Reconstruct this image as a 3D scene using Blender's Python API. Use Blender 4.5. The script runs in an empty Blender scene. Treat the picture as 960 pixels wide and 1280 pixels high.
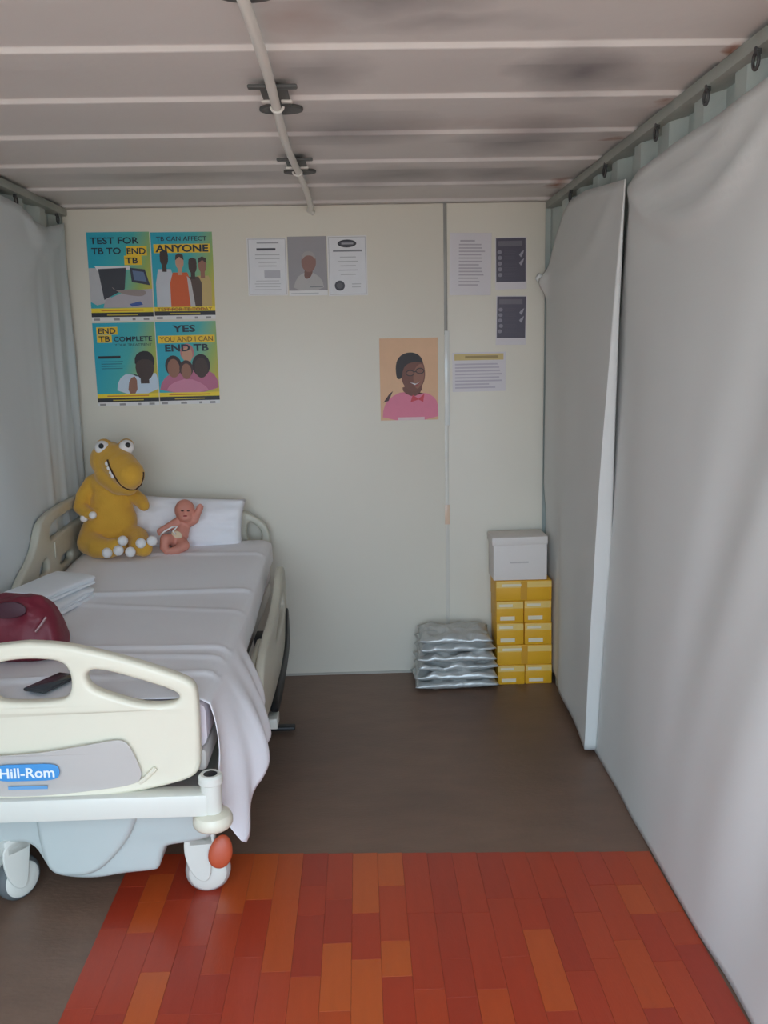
import bpy, bmesh, math, random
from mathutils import Vector, Matrix, noise
random.seed(7)
S = bpy.context.scene
COL = S.collection

# ---------------------------------------------------------------- camera
CAMP = (.2245, -4.524, 1.6486); YAW, PITCH, ROLL, FPX = .02395, .1747, .0199, 1140.0
def cam_axes():
    f = Vector((math.sin(YAW)*math.cos(PITCH), math.cos(YAW)*math.cos(PITCH), -math.sin(PITCH)))
    r = Vector((math.cos(YAW), -math.sin(YAW), 0)); d = f.cross(r)
    c, s = math.cos(ROLL), math.sin(ROLL)
    return c*r + s*d, -s*r + c*d, f
CR, CD, CF = cam_axes()
cam = bpy.data.cameras.new('camera'); cam.sensor_fit = 'HORIZONTAL'; cam.sensor_width = 36
cam.lens = 36*FPX/960; cam.clip_start = .05; cam.clip_end = 200
camo = bpy.data.objects.new('camera', cam); COL.objects.link(camo)
mw = Matrix((CR, -CD, -CF)).transposed().to_4x4(); mw.translation = Vector(CAMP); camo.matrix_world = mw
S.camera = camo
def P(px, py, axis, val):
    """point on the ray through a pixel of the 960x1280 frame where coordinate `axis` equals val"""
    v = CR*((px-480)/FPX) + CD*((py-640)/FPX) + CF
    t = (val-CAMP[axis])/v[axis]
    return Vector(CAMP) + v*t

# ---------------------------------------------------------------- world, sun, exposure
W = bpy.data.worlds.new('sky'); S.world = W; W.use_nodes = True
bg = W.node_tree.nodes['Background']; bg.inputs[0].default_value = (.64, .82, 1.0, 1); bg.inputs[1].default_value = 4.4
sun = bpy.data.lights.new('sun', 'SUN'); sun.energy = 4.2; sun.angle = .01; sun.color = (1, .9, .78)
suno = bpy.data.objects.new('sun', sun); COL.objects.link(suno)
suno.rotation_euler = Vector((-.55, -.15, -1)).to_track_quat('-Z', 'Y').to_euler()
S.view_settings.view_transform = 'Standard'; S.view_settings.look = 'None'
S.view_settings.gamma = 1; S.view_settings.use_curve_mapping = False
S.view_settings.exposure = 0.47
try:
    S.cycles.max_bounces = 12; S.cycles.diffuse_bounces = 8; S.cycles.glossy_bounces = 4
except Exception: pass
DOOR_Y = -4.8                                   # open end of the container, behind the camera
pl = bpy.data.lights.new('doorway_portal', 'AREA'); pl.shape = 'RECTANGLE'; pl.size = 2.3; pl.size_y = 2.3
pl.cycles.is_portal = True
plo = bpy.data.objects.new('doorway_portal', pl); COL.objects.link(plo)
plo.location = (0, DOOR_Y, 1.17); plo.rotation_euler = (math.radians(90), 0, 0)

# ---------------------------------------------------------------- materials
def lin(c):
    c /= 255
    return c/12.92 if c <= .04045 else ((c+.055)/1.055)**2.4
def rgb(c): return (lin(c[0]), lin(c[1]), lin(c[2]), 1)
MATS = {}
def M(name, col, rough=.6, var=.06, scale=6, bump=0, metal=0, spec=.5, bscale=None, stretch=None, trans=0, sheen=0):
    if name in MATS: return MATS[name]
    m = bpy.data.materials.new(name); m.use_nodes = True; MATS[name] = m
    nt = m.node_tree; N = nt.nodes; L = nt.links; b = N['Principled BSDF']
    b.inputs['Roughness'].default_value = rough; b.inputs['Metallic'].default_value = metal
    b.inputs['Specular IOR Level'].default_value = spec
    if sheen: b.inputs['Sheen Weight'].default_value = sheen
    tc = N.new('ShaderNodeTexCoord'); mp = N.new('ShaderNodeMapping'); L.new(tc.outputs['Object'], mp.inputs[0])
    if stretch: mp.inputs['Scale'].default_value = stretch
    nz = N.new('ShaderNodeTexNoise'); nz.inputs['Scale'].default_value = scale; nz.inputs['Detail'].default_value = 4
    L.new(mp.outputs[0], nz.inputs[0])
    mx = N.new('ShaderNodeMix'); mx.data_type = 'RGBA'
    a = rgb(col); mx.inputs[6].default_value = tuple(x*(1-var) for x in a[:3])+(1,)
    mx.inputs[7].default_value = tuple(min(1, x*(1+var)) for x in a[:3])+(1,)
    L.new(nz.outputs[0], mx.inputs[0]); L.new(mx.outputs[2], b.inputs['Base Color'])
    if bump:
        n2 = N.new('ShaderNodeTexNoise'); n2.inputs['Scale'].default_value = bscale or scale*8; n2.inputs['Detail'].default_value = 3
        L.new(mp.outputs[0], n2.inputs[0])
        bp = N.new('ShaderNodeBump'); bp.inputs['Strength'].default_value = bump; bp.inputs['Distance'].default_value = .01
        L.new(n2.outputs[0], bp.inputs['Height']); L.new(bp.outputs[0], b.inputs['Normal'])
    m.diffuse_color = a
    return m
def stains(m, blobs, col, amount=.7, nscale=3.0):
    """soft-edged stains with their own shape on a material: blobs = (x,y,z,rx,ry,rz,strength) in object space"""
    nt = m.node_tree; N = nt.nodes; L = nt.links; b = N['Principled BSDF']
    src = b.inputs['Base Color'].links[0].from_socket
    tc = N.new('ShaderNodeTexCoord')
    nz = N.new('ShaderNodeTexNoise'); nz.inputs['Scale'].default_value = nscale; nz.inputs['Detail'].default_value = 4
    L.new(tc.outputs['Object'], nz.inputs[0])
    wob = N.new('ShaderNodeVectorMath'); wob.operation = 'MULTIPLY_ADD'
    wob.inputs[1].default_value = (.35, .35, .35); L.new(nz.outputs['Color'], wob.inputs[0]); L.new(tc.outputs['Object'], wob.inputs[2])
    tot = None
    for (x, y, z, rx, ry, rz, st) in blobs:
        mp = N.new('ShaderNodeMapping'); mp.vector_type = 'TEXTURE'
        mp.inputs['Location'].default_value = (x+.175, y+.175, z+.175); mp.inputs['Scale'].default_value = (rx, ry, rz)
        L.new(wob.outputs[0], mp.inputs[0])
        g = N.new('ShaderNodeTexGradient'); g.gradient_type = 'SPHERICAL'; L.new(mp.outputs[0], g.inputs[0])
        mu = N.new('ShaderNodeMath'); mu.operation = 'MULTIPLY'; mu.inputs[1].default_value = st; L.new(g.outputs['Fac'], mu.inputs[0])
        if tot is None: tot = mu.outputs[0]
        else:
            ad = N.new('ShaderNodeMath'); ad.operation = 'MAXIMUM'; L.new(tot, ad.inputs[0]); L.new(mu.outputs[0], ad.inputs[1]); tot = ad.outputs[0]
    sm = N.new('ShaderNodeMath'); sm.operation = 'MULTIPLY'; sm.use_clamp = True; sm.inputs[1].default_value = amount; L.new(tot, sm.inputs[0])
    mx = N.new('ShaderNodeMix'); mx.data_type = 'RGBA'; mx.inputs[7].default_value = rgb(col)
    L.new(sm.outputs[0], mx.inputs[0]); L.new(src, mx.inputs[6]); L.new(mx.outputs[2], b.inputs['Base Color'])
def gradient_mat(name, stops, w, h):
    """printed left-to-right colour run, object space"""
    m = bpy.data.materials.new(name); m.use_nodes = True; nt = m.node_tree; N = nt.nodes; L = nt.links; b = N['Principled BSDF']
    b.inputs['Roughness'].default_value = .45
    tc = N.new('ShaderNodeTexCoord'); mp = N.new('ShaderNodeMapping'); L.new(tc.outputs['Object'], mp.inputs[0])
    mp.inputs['Rotation'].default_value = (0, math.radians(-20), 0); mp.inputs['Location'].default_value = (.42, 0, 0); mp.inputs['Scale'].default_value = (1/w, 1, 1/w)
    g = N.new('ShaderNodeTexGradient'); L.new(mp.outputs[0], g.inputs[0])
    r = N.new('ShaderNodeValToRGB'); L.new(g.outputs[0], r.inputs[0]); L.new(r.outputs[0], b.inputs['Base Color'])
    e = r.color_ramp.elements
    while len(e) < len(stops): e.new(.5)
    for k, (p, c) in enumerate(stops): e[k].position = p; e[k].color = rgb(c)
    return m

m_wall = M('painted_panel', (226, 220, 206), .45, .03, 1.5)
m_ceil = M('ceiling_paint', (214, 208, 204), .5, .05, 2.5, bump=.1)
m_steel = M('container_steel', (178, 186, 180), .5, .14, 5, bump=.12)
m_rail = M('rail_steel', (158, 162, 154), .55, .3, 6, bump=.15)
m_floor = M('brown_floor', (122, 96, 80), .45, .22, 5, bump=.12, stretch=(1, 2.5, 1))
m_cur = M('curtain_cloth', (216, 216, 212), .9, .025, 3, bump=.05, bscale=300)
m_curl = M('curtain_cloth_left', (206, 212, 213), .9, .025, 3, bump=.05, bscale=300)
m_sheet = M('white_sheet', (238, 237, 240), .9, .02, 3, bump=.05, bscale=300)
m_cream = M('cream_plastic', (226, 220, 200), .35, .02, 4)
m_cream2 = M('grey_cream_plastic', (196, 192, 176), .4, .03, 4)
m_greyp = M('grey_plastic', (190, 184, 178), .45, .03, 5)
m_base = M('pale_grey_plastic', (196, 204, 200), .4, .03, 4)
m_bar = M('enamel_bar', (222, 222, 212), .35, .03, 5)
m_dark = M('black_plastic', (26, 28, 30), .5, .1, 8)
m_mid = M('dark_steel', (62, 62, 62), .5, .2, 8)
m_pvc = M('pvc_white', (226, 222, 214), .35, .03, 6)

# ---------------------------------------------------------------- helpers
def smooth(me, ang=40):
    me.polygons.foreach_set('use_smooth', [True]*len(me.polygons)); me.set_sharp_from_angle(angle=math.radians(ang)); me.update()
def add(name, me, mats, parent=None, loc=(0, 0, 0), rot=(0, 0, 0), sm=True, ang=40):
    if sm: smooth(me, ang)
    me.name = name
    if not isinstance(mats, (list, tuple)): mats = [mats]
    if len(me.materials): me.materials.clear()
    for m in mats: me.materials.append(m)
    o = bpy.data.objects.new(name, me); COL.objects.link(o); o.location = loc; o.rotation_euler = rot
    if parent: o.parent = parent
    return o
def tag(o, label=None, cat=None, group=None, kind=None):
    if label: o['label'] = label
    if cat: o['category'] = cat
    if group: o['group'] = group
    if kind: o['kind'] = kind
    return o
def empty(name, loc=(0, 0, 0), rot=(0, 0, 0)):
    o = bpy.data.objects.new(name, None); COL.objects.link(o); o.location = loc; o.rotation_euler = rot; o.empty_display_size = .05
    return o
def struct(name, me, mats, parent=None, **k):
    o = add(name, me, mats, parent, **k)
    if not parent: o['kind'] = 'structure'
    return o
def tomesh(bm, name='m'):
    me = bpy.data.meshes.new(name); bm.to_mesh(me); bm.free(); return me
def bm_box(bm, x0, x1, y0, y1, z0, z1, bev=0, seg=2, mat=0):
    r = bmesh.ops.create_cube(bm, size=1); vs = r['verts']
    for v in vs: v.co = Vector((x0+(v.co.x+.5)*(x1-x0), y0+(v.co.y+.5)*(y1-y0), z0+(v.co.z+.5)*(z1-z0)))
    fs = set(f for v in vs for f in v.link_faces)
    for f in fs: f.material_index = mat
    if bev:
        es = list({e for v in vs for e in v.link_edges})
        bmesh.ops.bevel(bm, geom=es, offset=bev, segments=seg, profile=.5, affect='EDGES', clamp_overlap=True)
def box(x0, x1, y0, y1, z0, z1, bev=0, seg=2):
    bm = bmesh.new(); bm_box(bm, x0, x1, y0, y1, z0, z1, bev, seg); return tomesh(bm)
def tube(pts, r, n=12, close=False, bm=None):
    own = bm is None
    if own: bm = bmesh.new()
    pts = [Vector(p) for p in pts]; rs = r if isinstance(r, (list, tuple)) else [r]*len(pts)
    rings = []; up = None
    for i, p in enumerate(pts):
        a = pts[max(0, i-1)]; b = pts[min(len(pts)-1, i+1)]
        if close: a = pts[i-1]; b = pts[(i+1) % len(pts)]
        t = (b-a).normalized()
        if up is None: up = Vector((0, 0, 1)) if abs(t.z) < .9 else Vector((1, 0, 0))
        s = t.cross(up).normalized(); up = s.cross(t).normalized()
        rings.append([bm.verts.new(p + rs[i]*(math.cos(k*2*math.pi/n)*s + math.sin(k*2*math.pi/n)*up)) for k in range(n)])
    m = len(rings)
    for i in range(m if close else m-1):
        A = rings[i]; B = rings[(i+1) % m]
        for k in range(n): bm.faces.new((A[k], A[(k+1) % n], B[(k+1) % n], B[k]))
    if not close:
        bm.faces.new(rings[0][::-1]); bm.faces.new(rings[-1])
    if own:
        bmesh.ops.recalc_face_normals(bm, faces=bm.faces); return tomesh(bm)
def lathe(prof, n=32, axis='z'):
    """prof: (radius, height)"""
    bm = bmesh.new(); rings = []
    for r, h in prof:
        ring = []
        for k in range(n):
            a = 2*math.pi*k/n; x, y = r*math.cos(a), r*math.sin(a)
            co = (x, y, h) if axis == 'z' else ((x, h, y) if axis == 'y' else (h, x, y))
            ring.append(bm.verts.new(co))
        rings.append(ring)
    for A, B in zip(rings, rings[1:]):
        for k in range(n): bm.faces.new((A[k], A[(k+1) % n], B[(k+1) % n], B[k]))
    bm.faces.new(rings[0][::-1]); bm.faces.new(rings[-1])
    bmesh.ops.recalc_face_normals(bm, faces=bm.faces); return tomesh(bm)
def grid(nu, nv, fn):
    bm = bmesh.new(); V = [[bm.verts.new(fn(i/nu, j/nv)) for j in range(nv+1)] for i in range(nu+1)]
    for i in range(nu):
        for j in range(nv): bm.faces.new((V[i][j], V[i+1][j], V[i+1][j+1], V[i][j+1]))
    return tomesh(bm)
def solid(o, t, off=0):
    md = o.modifiers.new('thickness', 'SOLIDIFY'); md.thickness = t; md.offset = off
def evalmesh(ob):
    dg = bpy.context.evaluated_depsgraph_get(); dg.update()
    me = bpy.data.meshes.new_from_object(ob.evaluated_get(dg)); d = ob.data; bpy.data.objects.remove(ob)
    if isinstance(d, bpy.types.Mesh): bpy.data.meshes.remove(d)
    else: bpy.data.curves.remove(d)
    return me
def chaikin(pts, it=3):
    for _ in range(it):
        q = []
        for a, b in zip(pts, pts[1:]+pts[:1]):
            q += [(a[0]*.75+b[0]*.25, a[1]*.75+b[1]*.25), (a[0]*.25+b[0]*.75, a[1]*.25+b[1]*.75)]
        pts = q
    return pts
def plate(loops, depth, bevel=0, plane='xz', res=3):
    """flat outline(s), holes allowed, with thickness; plane xz (normal y) or yz (normal x)"""
    c = bpy.data.curves.new('c', 'CURVE'); c.dimensions = '2D'; c.fill_mode = 'BOTH'
    c.extrude = max(0, depth/2-bevel); c.bevel_depth = bevel; c.bevel_resolution = res; c.offset = -bevel
    for lp in loops:
        s = c.splines.new('POLY'); s.points.add(len(lp)-1); s.use_cyclic_u = True
        for p, q in zip(s.points, lp): p.co = (q[0], q[1], 0, 1)
    o = bpy.data.objects.new('c', c); COL.objects.link(o); me = evalmesh(o)
    for v in me.vertices:
        x, y, z = v.co
        v.co = (x, -z, y) if plane == 'xz' else ((z, x, y) if plane == 'yz' else (x, y, z))
    bm = bmesh.new(); bm.from_mesh(me); bmesh.ops.remove_doubles(bm, verts=bm.verts, dist=1e-5); bmesh.ops.recalc_face_normals(bm, faces=bm.faces); bm.to_mesh(me); bm.free()
    return me
def textmesh(s, width, height, bold=.015, y=0, extr=.0003):
    """lettering in the xz plane, centred, fitted to width x height"""
    c = bpy.data.curves.new('t', 'FONT'); c.body = s; c.size = 1; c.offset = bold; c.extrude = .002; c.resolution_u = 3
    o = bpy.data.objects.new('t', c); COL.objects.link(o); me = evalmesh(o)
    xs = [v.co.x for v in me.vertices]; ys = [v.co.y for v in me.vertices]
    sx = width/(max(xs)-min(xs)); sy = height/(max(ys)-min(ys)); cx = (max(xs)+min(xs))/2; cy = (max(ys)+min(ys))/2
    for v in me.vertices: v.co = ((v.co.x-cx)*sx, y-(v.co.z+.002)/.004*extr, (v.co.y-cy)*sy)
    me.flip_normals() if False else None
    return me
def join(meshes, mats=None):
    bm = bmesh.new(); 
    for k, me in enumerate(meshes):
        n0 = len(bm.faces); bm.from_mesh(me); bm.faces.ensure_lookup_table()
        if mats is not None:
            for f in bm.faces[n0:]: f.material_index = mats[k]
        bpy.data.meshes.remove(me)
    return tomesh(bm)
def shift(me, x=0, y=0, z=0):
    me.transform(Matrix.Translation((x, y, z))); return me
def blob(parts, voxel=.008, it=6, fac=.5):
    """one continuous skin over balls: parts = (centre, radius | (rx,ry,rz)) or ('chain', [(p, r), ...])"""
    bm = bmesh.new()
    def ball(c, r):
        r = (r, r, r) if not isinstance(r, (tuple, list)) else r
        bmesh.ops.create_icosphere(bm, subdivisions=3, radius=1, matrix=Matrix.Translation(Vector(c)) @ Matrix.Diagonal((*r, 1)))
    for p in parts:
        if p[0] == 'chain':
            ch = p[1]
            for (a, ra), (b, rb) in zip(ch, ch[1:]):
                a, b = Vector(a), Vector(b); n = max(2, int((b-a).length/(min(ra, rb)*.4)))
                for k in range(n+1): t = k/n; ball(a.lerp(b, t), ra+(rb-ra)*t)
        else: ball(*p)
    me = tomesh(bm); o = bpy.data.objects.new('b', me); COL.objects.link(o)
    md = o.modifiers.new('r', 'REMESH'); md.mode = 'VOXEL'; md.voxel_size = voxel
    sm = o.modifiers.new('s', 'SMOOTH'); sm.iterations = it; sm.factor = fac
    return evalmesh(o)
def sstep(a, b, x):
    t = max(0, min(1, (x-a)/(b-a))); return t*t*(3-2*t)
def interp(tab, x):
    tab = sorted(tab)
    if x <= tab[0][0]: return tab[0][1]
    for (a, va), (b, vb) in zip(tab, tab[1:]):
        if x <= b: return va+(vb-va)*(x-a)/(b-a)
    return tab[-1][1]
def nz(x, y, z=0): return noise.noise(Vector((x, y, z)))

# ================================================================= the setting
HC = 2.338
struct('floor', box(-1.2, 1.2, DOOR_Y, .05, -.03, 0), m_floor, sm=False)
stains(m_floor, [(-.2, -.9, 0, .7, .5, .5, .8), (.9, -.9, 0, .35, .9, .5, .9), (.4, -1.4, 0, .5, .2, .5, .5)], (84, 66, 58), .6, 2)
# ground outside the open end
m_ground = M('sandy_ground', (184, 166, 148), .9, .2, .5, bump=.2)
struct('ground', box(-25, 25, -45, 25, -.35, -.2), m_ground, sm=False)
# corrugated roof sheet
prof = []; y = .05
ridges = [-.04, -.474, -.954, -1.398, -1.824, -2.251] + [-2.251-.43*k for k in range(1, 8)]
prof.append((.05, HC))
for yk in ridges:
    prof += ([(yk+.16, HC+.013), (yk+.125, HC)] if yk != ridges[0] else []) + [(yk+.002, HC), (yk-.002, HC+.0015), (yk-.010, HC+.0115), (yk-.014, HC+.013)]
prof = [p for p in prof if p[0] >= DOOR_Y] + [(DOOR_Y, HC+.013)]
prof.sort(key=lambda p: -p[0])
bm = bmesh.new(); rows = []
for (yy, zz) in prof: rows.append([bm.verts.new((x, yy, z)) for x, z in ((-1.2, zz), (1.2, zz), (1.2, HC+.09), (-1.2, HC+.09))])
for A, B in zip(rows, rows[1:]):
    for k in range(4): bm.faces.new((A[k], A[(k+1) % 4], B[(k+1) % 4], B[k]))
bm.faces.new(rows[0]); bm.faces.new(rows[-1][::-1]); bmesh.ops.recalc_face_normals(bm, faces=bm.faces)
ceil = struct('ceiling', tomesh(bm), m_ceil, sm=False)
def cs(px, py, rx, ry, st):
    p = P(px, py, 2, HC); return (p.x, p.y, HC, rx, ry, .3, st)
stains(m_ceil, [cs(720, 95, .22, .26, 1.3), cs(655, 178, .26, .35, 1.2), cs(430, 165, .30, .34, 1.0), cs(490, 8, .30, .14, .9), cs(560, 35, .3, .10, .7),
                cs(620, 222, .40, .22, 1.0), cs(500, 222, .42, .26, 1.1), cs(230, 224, .6, .16, .8), cs(390, 100, .16, .26, .8), cs(410, 20, .22, .14, .5)], (118, 112, 114), .72, 3.0)
stains(m_ceil, [cs(908, 70, .035, .045, 1.2), cs(828, 128, .05, .04, .8), cs(695, 230, .06, .08, 1.2), cs(775, 172, .04, .05, .8), cs(370, 30, .1, .2, .35), cs(600, 160, .4, .12, .2)], (150, 92, 62), .9, 4)
# corrugated side walls
def corr_wall(name, sx):
    bm = bmesh.new(); pts = []; y = .05; d = .034
    while y > DOOR_Y:
        pts += [(y, 0), (y-.07, 0), (y-.138, d), (y-.208, d)]; y -= .276
    ring = []
    for (yy, dd) in pts:
        xi = sx*(1.165+dd); xo = sx*(1.165+dd+.01)
        ring.append([bm.verts.new((xi, yy, 0)), bm.verts.new((xi, yy, HC+.02)), bm.verts.new((xo, yy, HC+.02)), bm.verts.new((xo, yy, 0))])
    for A, B in zip(ring, ring[1:]):
        for k in range(4): bm.faces.new((A[k], A[(k+1) % 4], B[(k+1) % 4], B[k]))
    bm.faces.new(ring[0]); bm.faces.new(ring[-1][::-1])
    bmesh.ops.recalc_face_normals(bm, faces=bm.faces)
    return struct(name, tomesh(bm), m_steel, sm=False)
corr_wall('wall_left', -1); corr_wall('wall_right', 1)
struct('trim_1', box(1.135, 1.205, DOOR_Y, 0, HC-.035, HC+.0, .006), m_rail)
struct('trim_2', box(-1.205, -1.135, DOOR_Y, 0, HC-.035, HC+.0, .006), m_rail)
# rear partition of white boards
wb = struct('wall_back', box(-1.2, 1.2, .022, .05, 0, HC+.02), m_steel, sm=False)
add('panel', box(-1.16, .645, 0, .02, .004, HC-.002, .002), m_wall, wb)
add('panel', box(.659, 1.135, 0, .02, .004, HC-.002, .002), m_wall, wb)
add('joint_strip', box(.644, .660, -.004, .021, 1.72, HC-.002, .001), M('grey_strip', (150, 148, 142), .4), wb)
add('joint_strip', box(.643, .661, -.0045, .021, .02, 1.72, .001), M('pale_strip', (214, 210, 200), .3), wb)
add('tape', box(.640, .664, -.0065, -.0045, .78, .88, .0005), M('tape_highlight', (226, 196, 170), .25), wb)  # tape piece, the joint's small highlight put into its tan colour
add('tape', box(.645, .668, -.0062, -.0045, 1.28, 1.74, .0005), M('clear_tape', (222, 224, 220), .15), wb)
# added grey strip, the gap shadow under the boards put into its colour
struct('gap_shadow_back', box(-1.16, 1.135, -.004, 0, 0, .012), M('gap_shadow_grey', (180, 176, 166), .6), sm=False)

# orange vinyl flooring sheet, parquet blocks
mat_o = empty('vinyl_floor_mat', (.28, -3.05, 0))
tag(mat_o, 'orange and red parquet patterned floor mat lying in front of the bed', 'floor mat')
MX0, MX1, MY0, MY1 = -.57, 1.145, -4.45, -1.725
bk = box(MX0, MX1, MY0, MY1, .0003, .002)
for v in bk.vertices:
    if v.co.y > -2: v.co.y = -1.70-.05*(v.co.x+.35)
add('backing', shift(bk, -.28, 3.05), M('mat_backing', (120, 50, 30), .5), mat_o, sm=False)
cols_o = [M('plank_%d' % k, c, .33, .13, 9, bump=.05, stretch=(3, .5, 1)) for k, c in enumerate([(170, 57, 31), (175, 63, 31), (186, 79, 33), (163, 53, 31), (180, 71, 31), (190, 86, 35), (172, 59, 32)])]
ncol = 21; cw = (MX1-MX0)/ncol; rr = random.Random(3); cache = {}
lens = (.15, .21, .27, .33)
for i in range(ncol):
    y = -1.70-.05*(MX0+cw*(i+.5)+.35); first = True
    while y > MY0+.02:
        ln = rr.choice(lens) if not first else rr.choice((.12, .19, .26, .33)); first = False
        ln = min(ln, y-MY0)
        if y-ln-MY0 < .1: ln = y-MY0
        k = rr.choice((0, 0, 1, 1, 2, 3, 3, 4, 5, 6))
        key = (round(ln, 3), k)
        if key not in cache:
            me = box(-cw/2+.0004, cw/2-.0004, -ln+.0005, 0, 0, .0012, .0004, 1); me.materials.append(cols_o[k]); cache[key] = me
        o = bpy.data.objects.new('plank', cache[key]); COL.objects.link(o); o.parent = mat_o
        o.location = (MX0+cw*(i+.5)-.28, y+3.05, .0019)
        y -= ln

# ================================================================= curtains
def swag(y, z, A, B, sag, w=.03):
    t = (y-A[0])/(B[0]-A[0])
    if t < 0 or t > 1: return 0
    zc = A[1]+(B[1]-A[1])*t - sag*4*t*(1-t)
    return math.exp(-((z-zc)/w)**2)*min(1, 8*t*(1-t))
def near_curtain(u, v):
    e0 = -1.40+.37*v; y0 = e0+.006+.16*min(1, v*3); y = y0+(-4.5-y0)*u
    zt = interp([(-1.30, 2.16), (-1.40, 2.17), (-1.47, 2.20), (-1.76, 2.222), (-2.1, 2.222), (-2.5, 2.238), (-3.0, 2.232), (-4.5, 2.25)], y)
    z = zt+(.003-zt)*v
    x = 1.150-.008*math.sin(v*math.pi)*sstep(-1.3, -1.8, y)+.010*sstep(-1.6, -1.3, y)
    x -= .026*sstep(.30, 0, v)*sstep(-1.75, -1.38, y)
    x -= .022*swag(y, z, (-1.36, 2.18), (-2.45, 2.16), .17, .035) + .014*swag(y, z, (-1.36, 2.16), (-2.3, 2.2), .06, .025)
    x -= .016*swag(y, z, (-2.45, 2.18), (-3.6, 2.2), .15, .04)
    s = y*1.0+z*.42
    x -= (.012*math.sin(s*9+1.5)+.006*math.sin(s*19+nz(y*2, z)*2))*sstep(-1.7, -2.4, y)*(.25+.75*math.sin(math.pi*v**1.6))
    x -= .006*nz(y*1.5, z*1.2, 3)
    return (min(x, 1.162), y, z)
o = add('curtain', grid(110, 90, near_curtain), m_cur, ang=180); solid(o, .0015)
tag(o, 'long white cloth curtain covering the right wall nearest the camera', 'curtain', 'wall curtains')
def far_curtain(u, v):
    e = -1.40+.37*v
    ye = -.02
    # top edge: tied down in the corner, then rises
    zt = interp([(-.02, 1.985), (-.1, 2.08), (-.2, 2.16), (-.35, 2.235), (-.5, 2.262), (-.8, 2.255), (-1.1, 2.222), (-1.40, 2.19)], ye+(-1.40-ye)*min(1, u/.94))
    z = zt+(.06-.04*u-zt)*v
    if u <= .94:
        t = u/.94; y = ye+(e-ye)*t
        x = 1.142-.030*t*t-.012*t*t*math.sin(v*math.pi)
        x += .012*sstep(-.45, -.28, y)*sstep(1.0, .8, z)
        x -= .02*math.exp(-(t/.05)**2)*math.exp(-((z-1.96)/.05)**2)*2
        x -= .010*swag(y, z, (-.05, 1.98), (-1.36, 2.2), .12, .05)
        x -= .008*math.sin(y*11+1)*(1-t)*(.3+.7*v)+.005*nz(y*2, z*1.5, 8)
    else:
        t = (u-.94)/.06; y = e-.004*math.sin(t*math.pi)
        x0 = 1.112-.012*math.sin(v*math.pi); x = x0+(1.160-x0)*t*min(1, .12+v*1.5)
    return (min(x, 1.1605), y, z)
o = add('curtain', grid(100, 80, far_curtain), m_cur, ang=60); solid(o, .0015)
tag(o, 'shorter white cloth curtain on the right wall beside the yellow boxes, gathered at corner', 'curtain', 'wall curtains')
def left_curtain(u, v):
    y = -.03-4.4*u
    zt = interp([(-4.5, 2.25), (-1.3, 2.24), (-.82, 2.272), (-.60, 2.262), (-.5, 2.225), (-.3, 2.215), (-.1, 2.255), (-.03, 2.27)], y)
    z = zt+(.06-zt)*v
    x = -1.146+.006*v
    x += .018*swag(y, z, (-.04, 2.27), (-.58, 2.27), .13, .04)+.012*swag(y, z, (-.3, 2.24), (-1.6, 2.27), .38, .05)
    x += (.010*math.sin(y*38+z*2)+.006*math.sin(y*71))*sstep(-.75, -.1, y)*sstep(0, .35, v)
    x += .008*math.sin((y*.9+z*.3)*9)*sstep(-.3, -1.2, y)+.005*nz(y*1.5, z*1.5, 5)
    return (max(x, -1.162), y, z)
o = add('curtain', grid(200, 70, left_curtain), m_curl, ang=180); solid(o, .0015)
tag(o, 'white cloth curtain hanging on the left wall behind the hospital bed', 'curtain', 'wall curtains')
# dark rings added for the shaded corrugation gaps behind the rails, and curtain ties
hk = lambda: join([tube([(0, .022*math.sin(a), .026*math.cos(a)) for a in [k*2*math.pi/14 for k in range(14)]], .006, 8, True),
                   box(-.004, .014, -.012, .012, .018, .05, .003)])
hm = hk()
dark_rings = [(1.138, -2.34, 'nearest the camera on the right'), (1.138, -2.04, 'second nearest on the right'), (1.138, -1.636, 'above the right curtain tie'),
         (1.138, -1.053, 'above the short right curtain'), (1.138, -.5, 'near the right rear corner'), (-1.15, -.62, 'above the left curtain'), (-1.15, -.1, 'in the left rear corner')]
for k, (x, y, w) in enumerate(dark_rings):
    me = hm if k == 0 else hm.copy()
    if x < 0: me = hm.copy()
    o = add('added_dark_ring', me, m_mid, None, (x, y, 2.278), (0, 0, math.pi if x < 0 else 0)); o.scale = (.7, .7, .7)
    tag(o, 'small added dark ring under the roof rail, '+w, 'ring', 'added dark rings under the roof rails')
tie = add('cloth_tie', tube([(1.095, -.035, 1.965), (1.088, -.045, 1.975), (1.098, -.04, 1.99), (1.115, -.03, 1.985), (1.13, -.012, 1.99), (1.134, -.002, 1.995)], [.006, .010, .012, .010, .006, .004], 10), m_cur, ang=180)
tag(tie, 'small twisted knot of white cloth fastening the curtain corner to the rear wall', 'knot')
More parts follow.
